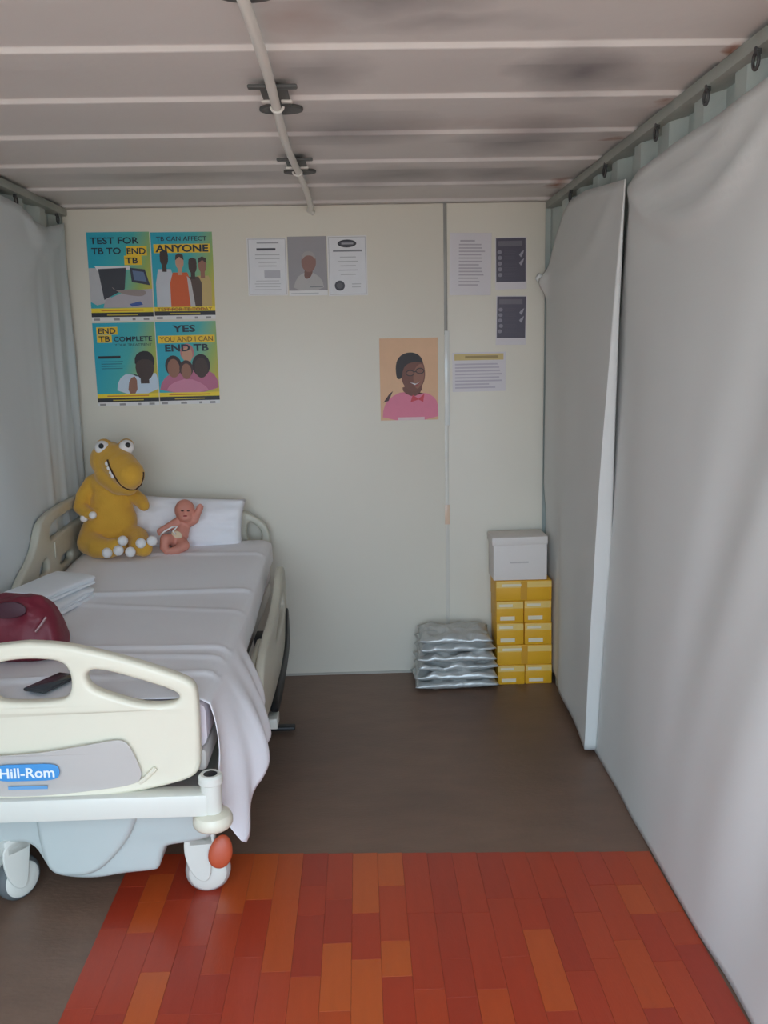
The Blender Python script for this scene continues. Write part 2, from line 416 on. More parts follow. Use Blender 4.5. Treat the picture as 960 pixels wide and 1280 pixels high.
# ================================================================= conduit and brackets
m_brk = M('bracket_steel', (84, 84, 82), .55, .2, 8)
BR = [(.020, -2.72, 'at the top edge of the picture'), (.017, -1.86, 'in the middle of the white conduit'), (.012, -.945, 'nearest the rear wall')]
for k, (x, y, w) in enumerate(BR):
    b = empty('ceiling_bracket', (x, y, HC))
    tag(b, 'dark grey steel bracket on the ceiling, '+w, 'bracket', 'brackets holding the conduit')
    add('plate', box(-.066, .064, -.135, -.108, -.010, -.0005, .004), m_brk, b)
    add('plate', plate([[(.062*math.cos(a)+.004, .10+.045*math.sin(a)) for a in [j*2*math.pi/28 for j in range(28)]]], .010, .002, 'xy'), m_brk, b, (0, 0, -.0055))
    add('web', box(-.036, .036, -.12, .09, -.008, -.0005, .002), m_brk, b)
    add('saddle_clip', join([box(-.042, -.012, -.01, .01, -.014, -.0075, .002), box(.012, .042, -.01, .01, -.014, -.0075, .002),
        tube([(.0165*math.cos(a), 0, -.024-.0145*math.sin(a)) for a in [j*math.pi/10 for j in range(11)]], .004, 8)]), m_pvc, b)
pts = []
for k in range(60):
    y = -.03-(5.1-.03)*k/59
    wob = .010*sstep(-.9, -.5, -abs(y))*0+.010*math.sin((y+.945)*math.pi/.9575)
    pts.append((.016+wob*.8, y, HC-.024-.006*abs(math.sin((y+.945)*math.pi/.915))))
pts = [(.024, -.002, HC-.036), (.016, -.010, HC-.032), (.008, -.022, HC-.028)]+pts[1:]
o = add('conduit', tube(pts, .0125, 14), m_pvc, ang=180)
tag(o, 'white plastic electrical conduit running along the ceiling to the rear wall', 'conduit')

# ================================================================= hospital bed
BX = -.69                                       # bed centre line
def ztop(y): return .69+.065*sstep(-1.2, -.3, y)
bed = empty('hospital_bed', (BX, -1.12, 0))
tag(bed, 'cream plastic hospital bed on wheels with raised left rail and blue badge', 'hospital bed')
def part(name, me, mats, parent=None, **k):
    """mesh given in world coordinates, parented under the bed"""
    me.transform(Matrix.Translation((-BX, 1.12, 0)))
    o = add(name, me, mats, parent or bed, **k); return o
def mir(pts): return pts + [(2*BX-x, z) for x, z in reversed(pts)]
# footboard
FY = -2.12
outer = mir([(-.69, .893), (-.60, .886), (-.511, .863), (-.42, .834), (-.341, .803), (-.27, .772), (-.247, .748), (-.243, .70), (-.243, .62), (-.245, .54), (-.25, .50), (-.275, .478), (-.34, .462), (-.45, .445), (-.58, .436)])
hole_mid = mir([(-.66, .846), (-.60, .836), (-.583, .81), (-.578, .775), (-.588, .735), (-.625, .722)])
hole_r = [(-.541, .785), (-.535, .803), (-.515, .812), (-.47, .802), (-.40, .777), (-.33, .75), (-.29, .728), (-.298, .706), (-.34, .700), (-.40, .706), (-.46, .728), (-.525, .755)]
hole_l = [(2*BX-x, z) for x, z in reversed(hole_r)]
fbm = plate([chaikin(outer, 2), chaikin(hole_mid, 2), chaikin(hole_r, 2), chaikin(hole_l, 2)], .046, .014)
def bow(me, k=.10):
    for v in me.vertices: v.co.y += k*(v.co.x-BX)**2 * 1.0
    return me
fb = part('footboard', shift(bow(fbm), 0, FY), m_cream, ang=50)
def on_board(name, me, mats, yy): 
    return part(name, shift(bow(me), 0, yy), mats, fb, ang=40)
panel = chaikin([(-.94, .575), (-.80, .572), (-.664, .580), (-.53, .600), (-.463, .610), (-.437, .598), (-.418, .55), (-.402, .500), (-.424, .474), (-.55, .462), (-.674, .453), (-.80, .453), (-.94, .465), (-.975, .50), (-.965, .55)], 2)
fp = on_board('inset_panel', plate([panel], .006, .002), m_greyp, FY-.024)
badge = chaikin([(-.80, .500), (-.808, .525), (-.80, .549), (-.72, .549), (-.635, .549), (-.625, .525), (-.635, .500), (-.72, .500)], 2)
on_board('badge', plate([badge], .004, .001), M('badge_blue', (70, 150, 214), .4), FY-.0285)
t = textmesh('Hill-Rom', .150, .030, .02); t.transform(Matrix.Translation((-.716, 0, .524)))
on_board('badge_lettering', t, M('badge_white', (235, 242, 248), .4), FY-.0308)
on_board('badge_strip', box(-.772, -.664, -.0005, .0005, .474, .484), M('badge_sky', (104, 160, 208), .4), FY-.0275)
on_board('latch', tube([(-.415, 0, .478), (-.40, -.004, .488), (-.382, -.004, .505), (-.368, 0, .518)], .007, 8), m_cream, FY-.020)
on_board('peg', lathe([(.006, -.006), (.009, -.002), (.009, .004)], 12, 'z'), m_cream, FY) .location = (-.53+.0, -.022, .452)
# crossbar, corner posts and roller bumpers
part('crossbar', box(-1.16, -.225, -2.165, -2.10, .384, .449, .006), m_bar)
for sx, x in ((1, -.217), (-1, 2*BX+.217)):
    po = part('corner_post', shift(lathe([(.027, .385), (.029, .39), (.029, .47), (.034, .474), (.034, .492), (.028, .499), (.020, .499), (.018, .475)], 28), x, -2.135), m_bar)
    part('socket', shift(lathe([(.019, .476), (.019, .4985), (.016, .500)], 20), x, -2.135), m_dark, po)
    part('roller_bumper', shift(lathe([(.035, .338), (.050, .343), (.056, .352), (.056, .368), (.050, .380), (.030, .388)], 32), x, -2.135), m_cream)
# base shell
cov = chaikin([(-1.10, .375), (-.30, .375), (-.255, .36), (-.236, .30), (-.244, .215), (-.30, .196), (-.385, .186), (-.40, .180), (-.418, .115), (-.43, .104), (-.53, .098), (-.60, .085), (-.68, .088), (-.745, .104), (-.765, .15), (-.79, .20), (-.83, .215), (-1.00, .2), (-1.09, .21)], 2)
part('base_cover', shift(plate([cov], .62, .02), 0, -1.66), m_base, ang=50)
bulge = chaikin([(-.77, .36), (-.50, .36), (-.465, .32), (-.48, .26), (-.52, .195), (-.60, .115), (-.69, .110), (-.745, .13), (-.765, .24)], 3)
part('cover_bulge', shift(plate([bulge], .05, .02, res=4), 0, -1.975), m_base, ang=60)
part('base_frame', join([box(-1.04, -.98, -1.40, -.30, .2, .26, .006), box(-.40, -.34, -1.40, -.30, .2, .26, .006), box(-1.04, -.34, -.42, -.34, .2, .26, .006)]), m_greyp)
part('lift_column', box(-.98, -.84, -.62, -.5, .26, .50, .01), m_greyp)
part('lift_column', box(-.54, -.40, -.62, -.5, .26, .50, .01), m_greyp)
part('lift_column', box(-.80, -.56, -1.62, -1.4, .37, .50, .01), m_greyp)
part('deck', box(-1.09, -.235, -2.08, -.17, .48, .545, .012), m_greyp)
mt = part('mattress', grid(40, 20, lambda u, v: (0, 0, 0)), M('mattress_cover', (206, 198, 204), .5))
def mattress_mesh():
    bm = bmesh.new(); n = 30; ring = []
    for i in range(n+1):
        y = -2.07+1.87*i/n; zt = ztop(y)-.006; x0, x1 = -1.085, -.232; r = .03
        q = []
        for (cx, cz, a0) in ((x1-r, .548+r, -90), (x1-r, zt-r, 0), (x0+r, zt-r, 90), (x0+r, .548+r, 180)):
            for k in range(4):
                a = math.radians(a0+30*k); q.append(bm.verts.new((cx+r*math.cos(a), y, cz+r*math.sin(a))))
        ring.append(q)
    for A, B in zip(ring, ring[1:]):
        for k in range(16): bm.faces.new((A[k], A[(k+1) % 16], B[(k+1) % 16], B[k]))
    bm.faces.new(ring[0]); bm.faces.new(ring[-1][::-1]); bmesh.ops.recalc_face_normals(bm, faces=bm.faces); return tomesh(bm)
old = mt.data; mm = mattress_mesh(); mm.transform(Matrix.Translation((-BX, 1.12, 0))); smooth(mm); mm.materials.append(MATS['mattress_cover']); mt.data = mm; bpy.data.meshes.remove(old)
# headboard
hb_out = mir([(-.69, .952), (-.565, .948), (-.46, .930), (-.373, .900), (-.30, .862), (-.258, .832), (-.236, .79), (-.232, .72), (-.235, .62), (-.25, .56), (-.30, .54)])
hb_hole = [(-.345, .845), (-.30, .822), (-.275, .79), (-.272, .745), (-.30, .735), (-.345, .735)]
hbm = plate([chaikin(hb_out, 2), chaikin(hb_hole, 2), chaikin([(2*BX-x, z) for x, z in reversed(hb_hole)], 2)], .042, .012)
part('headboard', shift(hbm, 0, -.10), m_cream2, ang=50)
# raised left rail (at the head), lowered right rail
rl_out = chaikin([(-.10, 1.012), (-.30, 1.012), (-.50, 1.010), (-.67, 1.002), (-.77, .985), (-.82, .95), (-.86, .895), (-.93, .85), (-1.06, .80), (-1.11, .76), (-1.10, .70), (-1.0, .66), (-.70, .64), (-.2, .64), (-.10, .68), (-.07, .80), (-.07, .95)], 2)
rl_h1 = chaikin([(-.20, .965), (-.45, .962), (-.62, .955), (-.685, .938), (-.70, .90), (-.67, .882), (-.55, .890), (-.35, .898), (-.2, .898), (-.16, .93)], 2)
rl_h2 = chaikin([(-.74, .83), (-.83, .80), (-.86, .77), (-.80, .755), (-.73, .76)], 2)
rl_h3 = chaikin([(-.42, .79), (-.58, .785), (-.60, .755), (-.5, .745), (-.42, .75)], 2)
r1 = part('side_rail', shift(plate([rl_out, rl_h1, rl_h2, rl_h3], .034, .012, 'yz'), -1.118), m_cream2, ang=50)
part('rail_ridge', box(-1.101, -1.096, -.66, -.64, .80, .87, .002), m_cream2, r1)
part('rail_arm', box(-1.125, -1.095, -.66, -.56, .47, .66, .005), m_mid)
rr_out = chaikin([(-.46, .68), (-.52, .71), (-.62, .70), (-.80, .62), (-1.0, .60), (-1.2, .60), (-1.38, .58), (-1.48, .53), (-1.50, .44), (-1.44, .36), (-1.30, .335), (-.9, .325), (-.56, .33), (-.46, .38), (-.43, .5)], 2)
rr_h = chaikin([(-.55, .62), (-.66, .60), (-.80, .55), (-.95, .53), (-1.0, .50), (-.9, .48), (-.6, .49), (-.53, .53)], 2)
r2 = part('side_rail', shift(plate([rr_out, rr_h], .034, .012, 'yz'), -.152), m_cream2, ang=50)
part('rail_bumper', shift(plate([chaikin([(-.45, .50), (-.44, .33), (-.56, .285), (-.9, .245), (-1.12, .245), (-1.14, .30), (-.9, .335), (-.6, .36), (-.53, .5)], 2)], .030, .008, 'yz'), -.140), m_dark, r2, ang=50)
part('rail_catch', box(-.17, -.128, -1.14, -1.05, .195, .238, .005), m_bar, r2)
part('rail_arm', box(-.225, -.17, -.98, -.88, .44, .52, .005), m_mid)
part('rail_arm', box(-.225, -.17, -1.3, -1.22, .44, .52, .005), m_mid)
part('rail_fitting', box(-.2, -.17, -1.46, -1.1, .36, .56, .02), m_cream2)
fr = part('side_rail', shift(plate([chaikin([(-1.54, .48), (-1.60, .52), (-1.80, .52), (-1.88, .49), (-1.9, .43), (-1.86, .37), (-1.6, .36), (-1.54, .40)], 2)], .02, .008, 'yz'), -.222), m_cream2, ang=50)
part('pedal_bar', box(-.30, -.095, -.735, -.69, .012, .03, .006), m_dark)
part('pedal_post', box(-.345, -.285, -.73, -.69, .01, .21, .006), m_mid)
# casters
def caster(x, y, yaw, pedal):
    c = empty('caster', (x-BX, y+1.12, 0), (0, 0, yaw)); c.parent = bed
    cm = lathe([(.030, -.024), (.058, -.025), (.062, -.020), (.068, -.014), (.070, 0), (.068, .014), (.062, .020), (.058, .025), (.030, .024)], 36, 'y')
    add('wheel', shift(cm, 0, 0, .070), m_greyp if pedal else M('tyre_grey', (104, 108, 108), .6), c)
    hub = lathe([(.020, -.030), (.050, -.029), (.056, -.025), (.056, .025), (.050, .029), (.020, .030)], 32, 'y')
    add('hub_cap', shift(hub, 0, 0, .070), m_bar, c)
    add('axle', shift(lathe([(.007, -.034), (.009, -.031), (.009, .031), (.007, .034)], 14, 'y'), 0, 0, .070), m_mid, c)
    fk = chaikin([(-.062, .215), (.03, .215), (.02, .15), (.012, .09), (.005, .055), (-.02, .05), (-.05, .085), (-.068, .15)], 2)
    for s in (-1, 1): add('fork', shift(plate([fk], .010, .004), 0, .040*s), m_bar, c)
    add('fork_crown', box(-.06, .03, -.045, .045, .165, .225, .012), m_bar, c)
    if pedal:
        pm = bmesh.new(); bmesh.ops.create_icosphere(pm, subdivisions=3, radius=1)
        for v in pm.verts:
            x_, y_, z_ = v.co; v.co = (.036*x_*(1-.15*z_), .014*y_, .052*z_)
        add('brake_pedal', tomesh(pm), M('orange_pedal', (190, 84, 52), .45, .08), c, (.045, -.055, .155), (math.radians(-12), math.radians(14), 0))
    return c
caster(-.283, -1.90, math.radians(6), True)
caster(-.868, -1.91, math.radians(52), False)
caster(-.36, -.40, math.radians(20), False); caster(-1.0, -.40, math.radians(-30), False)

# ================================================================= bedding
L_tab = [(-.2, .085), (-1.3, .10), (-1.45, .17), (-1.55, .235), (-1.7, .285), (-1.80, .295), (-1.87, .36), (-1.93, .46), (-1.97, .49), (-2.01, .40), (-2.05, .24), (-2.08, .14)]
X_tab = [(-.2, 0), (-1.35, .005), (-1.5, .075), (-1.7, .115), (-1.85, .11), (-1.95, .06), (-2.0, .035), (-2.08, .01)]
def sheet_fn(u, v):
    y = -.185-1.88*u; zt = ztop(y)+.003
    x0, x1 = -1.088, -.222
    fold = 0
    for (yc, a, sl) in ((-.46, .008, .05), (-.93, .010, -.02), (-1.20, .005, .22), (-1.62, .011, .06), (-1.72, .007, .12), (-1.86, .012, -.05)):
        d = y-yc-sl*(-.22-(x0+(x1-x0)*min(1, v/.6))); fold += a*math.exp(-(d/.016)**2)
    if v < .6:
        t = v/.6; x = x0+(x1-x0)*t
        z = zt+fold*min(1, 4*t)+.003*nz(x*5, y*5, 2)
        if t > .94: z -= .018*((t-.94)/.06)**2
        if t < .05: z -= .02*(1-t/.05)
        return (x, y, z)
    t = (v-.6)/.4; L = interp(L_tab, y); X = interp(X_tab, y); hang = sstep(-1.3, -1.6, y)
    z = zt-.018-L*t
    x = x1+.004*math.sin(min(1, t*4)*math.pi/2) + X*math.sin(t*math.pi/2)
    x += hang*.014*t*math.sin(y*42+2*t)+.004*nz(y*6, z*6, 1)
    return (x, y, z)
o = add('bed_sheet', grid(130, 70, sheet_fn), m_sheet, ang=180); solid(o, .002, 1)
tag(o, 'white bed sheet spread over the mattress, one corner hanging at the foot', 'sheet')
def cushion(w, h, d, n=28, crinkle=.0, seed=0, p=2.6):
    """pillow shape: w along x, h along z, thickness d along y, pinched at the edges"""
    bm = bmesh.new(); top = {}; bot = {}
    for i in range(n+1):
        for j in range(n+1):
            a = -1+2*i/n; b = -1+2*j/n
            k = max(0, (1-abs(a)**p))*max(0, (1-abs(b)**p)); k = k**.45
            pin = 1-.05*(1-abs(b)**2)*abs(a)**4; pin2 = 1-.05*(1-abs(a)**2)*abs(b)**4
            c = crinkle*(nz(a*2.3+seed, b*2.3, seed)+.6*nz(a*5+seed, b*5, seed*2))*min(1, k*1.5)
            x = a*w/2*pin; z = b*h/2*pin2; e = i in (0, n) or j in (0, n)
            top[i, j] = bm.verts.new((x, -d/2*k-c, z))
            bot[i, j] = top[i, j] if e else bm.verts.new((x, d/2*k-c*.4, z))
    for i in range(n):
        for j in range(n):
            bm.faces.new((top[i, j], top[i+1, j], top[i+1, j+1], top[i, j+1]))
            q = (bot[i, j+1], bot[i+1, j+1], bot[i+1, j], bot[i, j])
            if len(set(q)) == 4:
                try: bm.faces.new(q)
                except ValueError: pass
    bmesh.ops.recalc_face_normals(bm, faces=bm.faces); return tomesh(bm)
o = add('pillow', cushion(.60, .25, .14, crinkle=.02, seed=3, p=2.2), m_sheet, None, (-.640, -.225, .862), (math.radians(-14), math.radians(4), 0), ang=180)
tag(o, 'white pillow leaning against the headboard behind the baby doll', 'pillow')
# folded linen
def folded(w, d, h, layers, seed):
    ms = []
    for k in range(layers):
        t = h/layers; jx = .004*nz(seed, k*3.1); 
        bm = bmesh.new(); bm_box(bm, -w/2+jx, w/2+jx-.006*(k % 2), -d/2+jx, d/2, k*t, (k+1)*t-.0015, t*.42, 3)
        bmesh.ops.subdivide_edges(bm, edges=[e for e in bm.edges if e.calc_length() > .08], cuts=6, use_grid_fill=True)
        for v in bm.verts: v.co.z += .004*nz(v.co.x*7+seed, v.co.y*7, k)*((k+1)/layers) + .0
        for v in bm.verts: v.co.z -= .010*max(0, (v.co.x/(w/2))**3)*(k+1)/layers
        ms.append(tomesh(bm))
    return join(ms)
m_towel = M('white_linen', (236, 240, 244), .9, .02, 4, bump=.1, bscale=200)
zl = ztop(-1.05)+.008
o = add('folded_sheet', folded(.20, .34, .048, 3, 1), m_towel, None, (-.985, -1.10, zl), (0, 0, math.radians(-12)))
tag(o, 'folded white linen at the bottom of the pile on the bed beside the maroon bag', 'linen', 'folded linen on the bed')
o = add('folded_sheet', folded(.18, .33, .042, 3, 5), m_towel, None, (-.988, -1.06, zl+.050), (0, 0, math.radians(-17)))
tag(o, 'folded white linen on top of the pile behind the maroon bag', 'linen', 'folded linen on the bed')
# maroon bag
m_bag = M('maroon_cloth', (112, 28, 46), .5, .18, 8, bump=.3, bscale=20)
bag = empty('handbag', (-.91, -1.65, ztop(-1.65)))
tag(bag, 'maroon handbag slumped on the bed behind the footboard', 'bag')
bm = bmesh.new(); bmesh.ops.create_icosphere(bm, subdivisions=5, radius=1)
for v in bm.verts:
    x, y, z = v.co; sg = lambda q, e: math.copysign(abs(q)**e, q)
    X, Y, Z = sg(x, .45), sg(y, .6), sg(z, .55)
    hgt = .104; w = .176-.062*((Z+1)/2)**1.5
    v.co = (w*X, .105*Y*(1-.45*(Z+1)/2), hgt+hgt*Z)
    v.co += Vector((.0, .012*nz(X*2, Z*2.2, 4)+.006*nz(X*5, Z*5), .012*nz(X*2+4, Y*2, 1)*(Z > 0)))
add('body', tomesh(bm), m_bag, bag, ang=180)
add('zip_pocket', shift(plate([chaikin([(-.02, .14), (-.02, .185), (.03, .195), (.072, .18), (.075, .150), (.03, .138)], 2)], .008, .003), 0, -.112), M('dark_maroon', (64, 18, 34), .5), bag, rot=(math.radians(-10), 0, 0))
add('zipper', tube([(.10, -.092, .112), (.118, -.084, .135), (.132, -.078, .155)], .004, 8), M('grey_zip', (150, 120, 120), .35, metal=.4), bag)
add('care_tag', box(-.068, -.030, -.004, 0, .184, .193, .001), M('white_tag', (225, 215, 215), .5), bag, (0, -.062, 0), (0, 0, 0))
add('strap', tube([(-.15, -.05, .16), (-.12, -.095, .11), (-.03, -.112, .075), (.06, -.112, .05), (.14, -.08, .03)], .006, 8), m_bag, bag, ang=180)
# phone
ph = empty('phone', (-.70, -1.945, ztop(-1.94)+.018), (math.radians(-2), 0, math.radians(-22)))
tag(ph, 'dark grey phone lying on the bed behind the footboard opening', 'phone')
add('case', box(-.037, .037, -.078, .078, -.005, .005, .0045, 3), M('phone_case', (52, 56, 60), .5), ph)
add('screen', box(-.033, .033, -.072, .072, .0045, .0055, .0004), M('phone_glass', (66, 72, 78), .2), ph)

# ================================================================= dinosaur plush
DY = -.40
m_din = M('mustard_plush', (212, 160, 56), .95, .10, 14, bump=.25, bscale=160, sheen=.3)
m_claw = M('white_felt', (232, 228, 226), .9, .03, 10)
dorg = Vector((-.93, -.36, ztop(-.4)+.003))
dino = empty('dinosaur_plush', dorg)
tag(dino, 'mustard yellow dinosaur plush toy with white claws sitting on the bed', 'plush toy')
def D(px, py, y): return P(px, py, 1, y)-dorg
dn = [
 (D(139, 652, -.34), (.120, .095, .125)), (D(142, 676, -.36), (.118, .10, .075)), (D(140, 628, -.33), (.098, .085, .10)), (D(136, 605, -.32), (.088, .08, .08)),
 # head: cranium, brow bumps, long rounded snout down to the right, jaw
 (D(137, 575, -.35), (.088, .085, .085)), (D(130, 557, -.37), (.037, .034, .033)), (D(158, 556, -.37), (.034, .034, .030)),
 ('chain', [(D(143, 575, -.38), .076), (D(153, 584, -.43), .072), (D(162, 593, -.47), .067)]),
 ('chain', [(D(138, 592, -.37), .07), (D(150, 603, -.41), .058), (D(160, 607, -.44), .046)]),
 # arms
 ('chain', [(D(116, 604, -.33), .040), (D(104, 620, -.35), .034), (D(100, 634, -.38), .031), (D(108, 641, -.41), .030), (D(114, 643, -.43), .024)]),
 ('chain', [(D(165, 618, -.34), .036), (D(176, 626, -.37), .032), (D(180, 632, -.40), .026)]),
 # legs: thigh, shin, foot
 ('chain', [(D(118, 664, -.36), .062), (D(113, 678, -.42), .060), (D(122, 684, -.47), .052), (D(136, 686, -.50), .044), (D(146, 683, -.51), .040)]),
 ('chain', [(D(158, 668, -.36), .058), (D(172, 672, -.41), .05), (D(175, 682, -.47), .048), (D(180, 685, -.49), .040)]),
 ('chain', [(D(140, 682, -.26), .06), (D(150, 684, -.20), .04)]),
]
add('body', blob(dn, .007, 5), m_din, dino, ang=180)
def ballm(r, n=3):
    bm = bmesh.new(); bmesh.ops.create_icosphere(bm, subdivisions=n, radius=1)
    r = r if isinstance(r, tuple) else (r, r, r)
    for v in bm.verts: v.co = (v.co.x*r[0], v.co.y*r[1], v.co.z*r[2])
    return tomesh(bm)
for px, py, pr in ((128, 559, (128, 557)), (158, 558, (163, 556))):
    e = add('eye', ballm(.034), m_claw, dino, D(px, py+1, -.392), ang=180)
    add('pupil', ballm((.012, .007, .012)), m_dark, e, (.004 if px < 140 else .014, -.0315 if px < 140 else -.028, .012), ang=180)
fl = ballm(.022)
for px, py, y in ((105, 648, -.425), (116, 644, -.45), (134, 691, -.545), (148, 688, -.556), (153.5, 676, -.53), (163, 690, -.545), (176, 679, -.53), (190, 676, -.51)):
    s = .8 if py < 660 else 1.05 
    o = add('claw', fl.copy(), m_claw, dino, D(px, py, y), ang=180); o.scale = (s, s, s)
def onhead(px, py):
    """surface of the snout along the ray"""
    best = None; o_ = Vector(CAMP); d_ = (P(px, py, 1, -.4)-o_).normalized()
    bm_ = HEADBVH.ray_cast(o_-dorg, d_)
    return bm_[0]
from mathutils.bvhtree import BVHTree
_b = [c for c in dino.children if c.name.startswith('body')][0]
HEADBVH = BVHTree.FromPolygons([v.co.copy() for v in _b.data.vertices], [tuple(p.vertices) for p in _b.data.polygons])
mouth = [(134.5, 575), (137, 583), (141, 591), (147, 601), (154, 608.5), (162, 612), (170, 611.5), (175.5, 606), (178.5, 598), (179, 590)]
mp_ = [q for q in (onhead(*m) for m in mouth) if q is not None]
if len(mp_) > 3: add('mouth', tube(mp_, .005, 8), M('mouth_line', (70, 42, 20), .8), dino, ang=180)
for px, py in ((134.6, 579.5), (137, 585), (139.6, 590.5), (142, 595)):
    q = onhead(px-.8, py)
    if q is not None: add('tooth', ballm((.010, .007, .011)), m_claw, dino, q, ang=180)

# ================================================================= baby doll
borg = Vector((-.64, -.36, ztop(-.36)+.004))
doll = empty('baby_doll', borg)
tag(doll, 'pink bare baby doll with a cord at its belly lying against the pillow', 'doll')
def B(px, py, y): return P(px, py, 1, y)-borg
bd = [(B(231, 638, -.345), (.047, .047, .052)), (B(231.5, 645, -.37), (.034, .03, .028)),
      ('chain', [(B(230, 649, -.34), .024), (B(228, 658, -.34), .036), (B(225, 668, -.36), .040), (B(222, 676, -.375), .038)]),
      ('chain', [(B(235, 654, -.345), .022), (B(243, 650, -.36), .020), (B(247, 641, -.365), .017), (B(250, 635, -.365), .016)]),
      ('chain', [(B(221, 653, -.35), .022), (B(212, 658, -.37), .019), (B(204, 662, -.385), .016), (B(200, 664, -.39), .015)]),
      ('chain', [(B(226, 677, -.38), .031), (B(230, 682, -.42), .026), (B(222, 687, -.445), .021), (B(214, 689, -.45), .017)]),
      ('chain', [(B(217, 675, -.38), .030), (B(207, 674, -.42), .026), (B(205, 684, -.44), .020), (B(209, 689, -.45), .017)]),
      (B(238.5, 637, -.345), .010), (B(223, 638, -.345), .010), (B(231.5, 641, -.395), .008)]
for a, b in ((248, 632), (250.5, 631), (253, 633)): bd.append(('chain', [(B(250, 636, -.365), .008), (B(a, b, -.37), .0065)]))
for a, b in ((197.5, 663), (197.5, 665.5), (199, 668)): bd.append(('chain', [(B(200.5, 664, -.39), .008), (B(a, b, -.395), .0065)]))
m_doll = M('doll_vinyl', (208, 138, 120), .5, .06, 10)
db = add('body', blob(bd, .0045, 3), m_doll, doll, ang=180)
bvh = BVHTree.FromPolygons([v.co.copy() for v in db.data.vertices], [tuple(p.vertices) for p in db.data.polygons])
def ondoll(px, py):
    q = bvh.ray_cast(Vector(CAMP)-borg, (P(px, py, 1, -.36)-Vector(CAMP)).normalized()); return q[0]
for px in (228, 235):
    q = ondoll(px, 638.5)
    if q: add('eye', ballm((.008, .004, .0035)), M('doll_eye', (90, 52, 44), .5), doll, q)
q = ondoll(231.5, 645)
if q: add('mouth', ballm((.010, .004, .004)), M('doll_lip', (160, 70, 66), .5), doll, q)
q = ondoll(221, 669)
if q:
    add('bandage', ballm((.026, .008, .020)), M('bandage_cream', (222, 200, 168), .8), doll, q, (0, math.radians(30), 0))
    cord = [q, B(216, 664, -.42), B(222, 658, -.41), B(215, 659, -.42), B(206, 664, -.43), B(201, 668, -.43)]
    add('cord', tube(cord, .004, 8), m_claw, doll, ang=180)

# ================================================================= boxes in the corner
m_yel = M('yellow_carton', (226, 168, 34), .5, .06, 8)
m_yel2 = M('pale_yellow_carton', (232, 196, 110), .5, .05, 8)
m_lab = M('carton_label', (228, 216, 188), .6, .05, 12)
def carton(x0, x1, yf, yb, z0, z1, label, wide):
    c = empty('carton', ((x0+x1)/2, (yf+yb)/2, z0)); w = (x1-x0)/2; d = (yb-yf)/2; h = z1-z0
    add('body', box(-w, w, -d, d, 0, h, .003), m_yel, c)
    add('stripe', box(-w+.002, w-.002, -d-.0008, -d+.001, h*.66, h-.005), m_yel2, c, sm=False)
    if wide:
        add('label', box(-w*.8, -w*.1, -d-.0014, -d, h*.72, h*.84), m_lab, c, sm=False)
        add('tape', box(-.016, .016, -d-.0012, -d, .004, h-.003), M('carton_tape', (206, 150, 46), .3), c, sm=False)
    else:
        add('label', box(-w*.72, w*.35, -d-.0014, -d, h*.12, h*.30), m_lab, c, sm=False)
        add('label', box(-w*.8, w*.2, -d-.0014, -d, h*.74, h*.86), m_lab, c, sm=False)
    tag(c, label, 'box', 'yellow cartons stacked in the corner'); return c
Z = [0, .102, .205, .318, .430, .532]; G = .0012
carton(.878, 1.012, -.215, -.03, 0, Z[1]-G, 'yellow carton at the bottom left of the stack on the floor', False)
carton(1.015, 1.148, -.213, -.03, 0, Z[1]-G, 'yellow carton at the bottom right of the stack by the curtain', False)
carton(.874, 1.146, -.215, -.03, Z[1], Z[2]-G, 'wide yellow carton in the second layer from the floor', True)
carton(.872, 1.006, -.212, -.03, Z[2], Z[3]-G, 'yellow carton in the middle layer of the stack, left side', False)
carton(1.010, 1.144, -.216, -.03, Z[2], Z[3]-G, 'yellow carton in the middle layer of the stack, right side', False)
carton(.870, 1.004, -.215, -.03, Z[3], Z[4]-G, 'yellow carton in the second layer from the top, left side', False)
carton(1.008, 1.142, -.212, -.03, Z[3], Z[4]-G, 'yellow carton in the second layer from the top, right side', False)
carton(.868, 1.142, -.215, -.03, Z[4], Z[5]-G, 'wide yellow carton in the top layer under the white box', True)
wbx = empty('white_box', (.988, -.122, Z[5]))
tag(wbx, 'white cardboard box with a lid on top of the yellow cartons', 'box')
m_wc = M('white_card', (224, 216, 210), .6, .03, 8)
add('body', box(-.131, .131, -.085, .085, 0, .19, .003), m_wc, wbx)
add('lid', box(-.136, .136, -.09, .09, .176, .215, .004), m_wc, wbx, (0, 0, 0), (math.radians(0), math.radians(-.8), 0))
add('print', box(-.05, .04, -.0862, -.085, .085, .093), M('faint_print', (196, 188, 184), .6), wbx, sm=False)
# silver packets
m_sil = M('silver_film', (190, 192, 190), .33, .12, 9, bump=.35, bscale=26, metal=.35)
for k in range(6):
    w = (.415, .41, .40, .39, .375, .36)[k]; sx = (.664, .668, .67, .668, .666, .664)[k]
    me = cushion(w, .27, .052, 34, .022, k*3.7+1, 3.2)
    o = add('silver_packet', me, m_sil, None, (sx, -.165+.006*((-1)**k), .028+k*.0465), (math.radians(-90), 0, math.radians((2, -3, 2.5, -1.5, 3, -2)[k])), ang=180)
    tag(o, 'silver plastic packet, %s of the pile on the floor beside the cartons' % ('bottom one', 'second from the bottom', 'third from the bottom', 'third from the top', 'second from the top', 'topmost')[k], 'packet', 'silver packets piled on the floor')

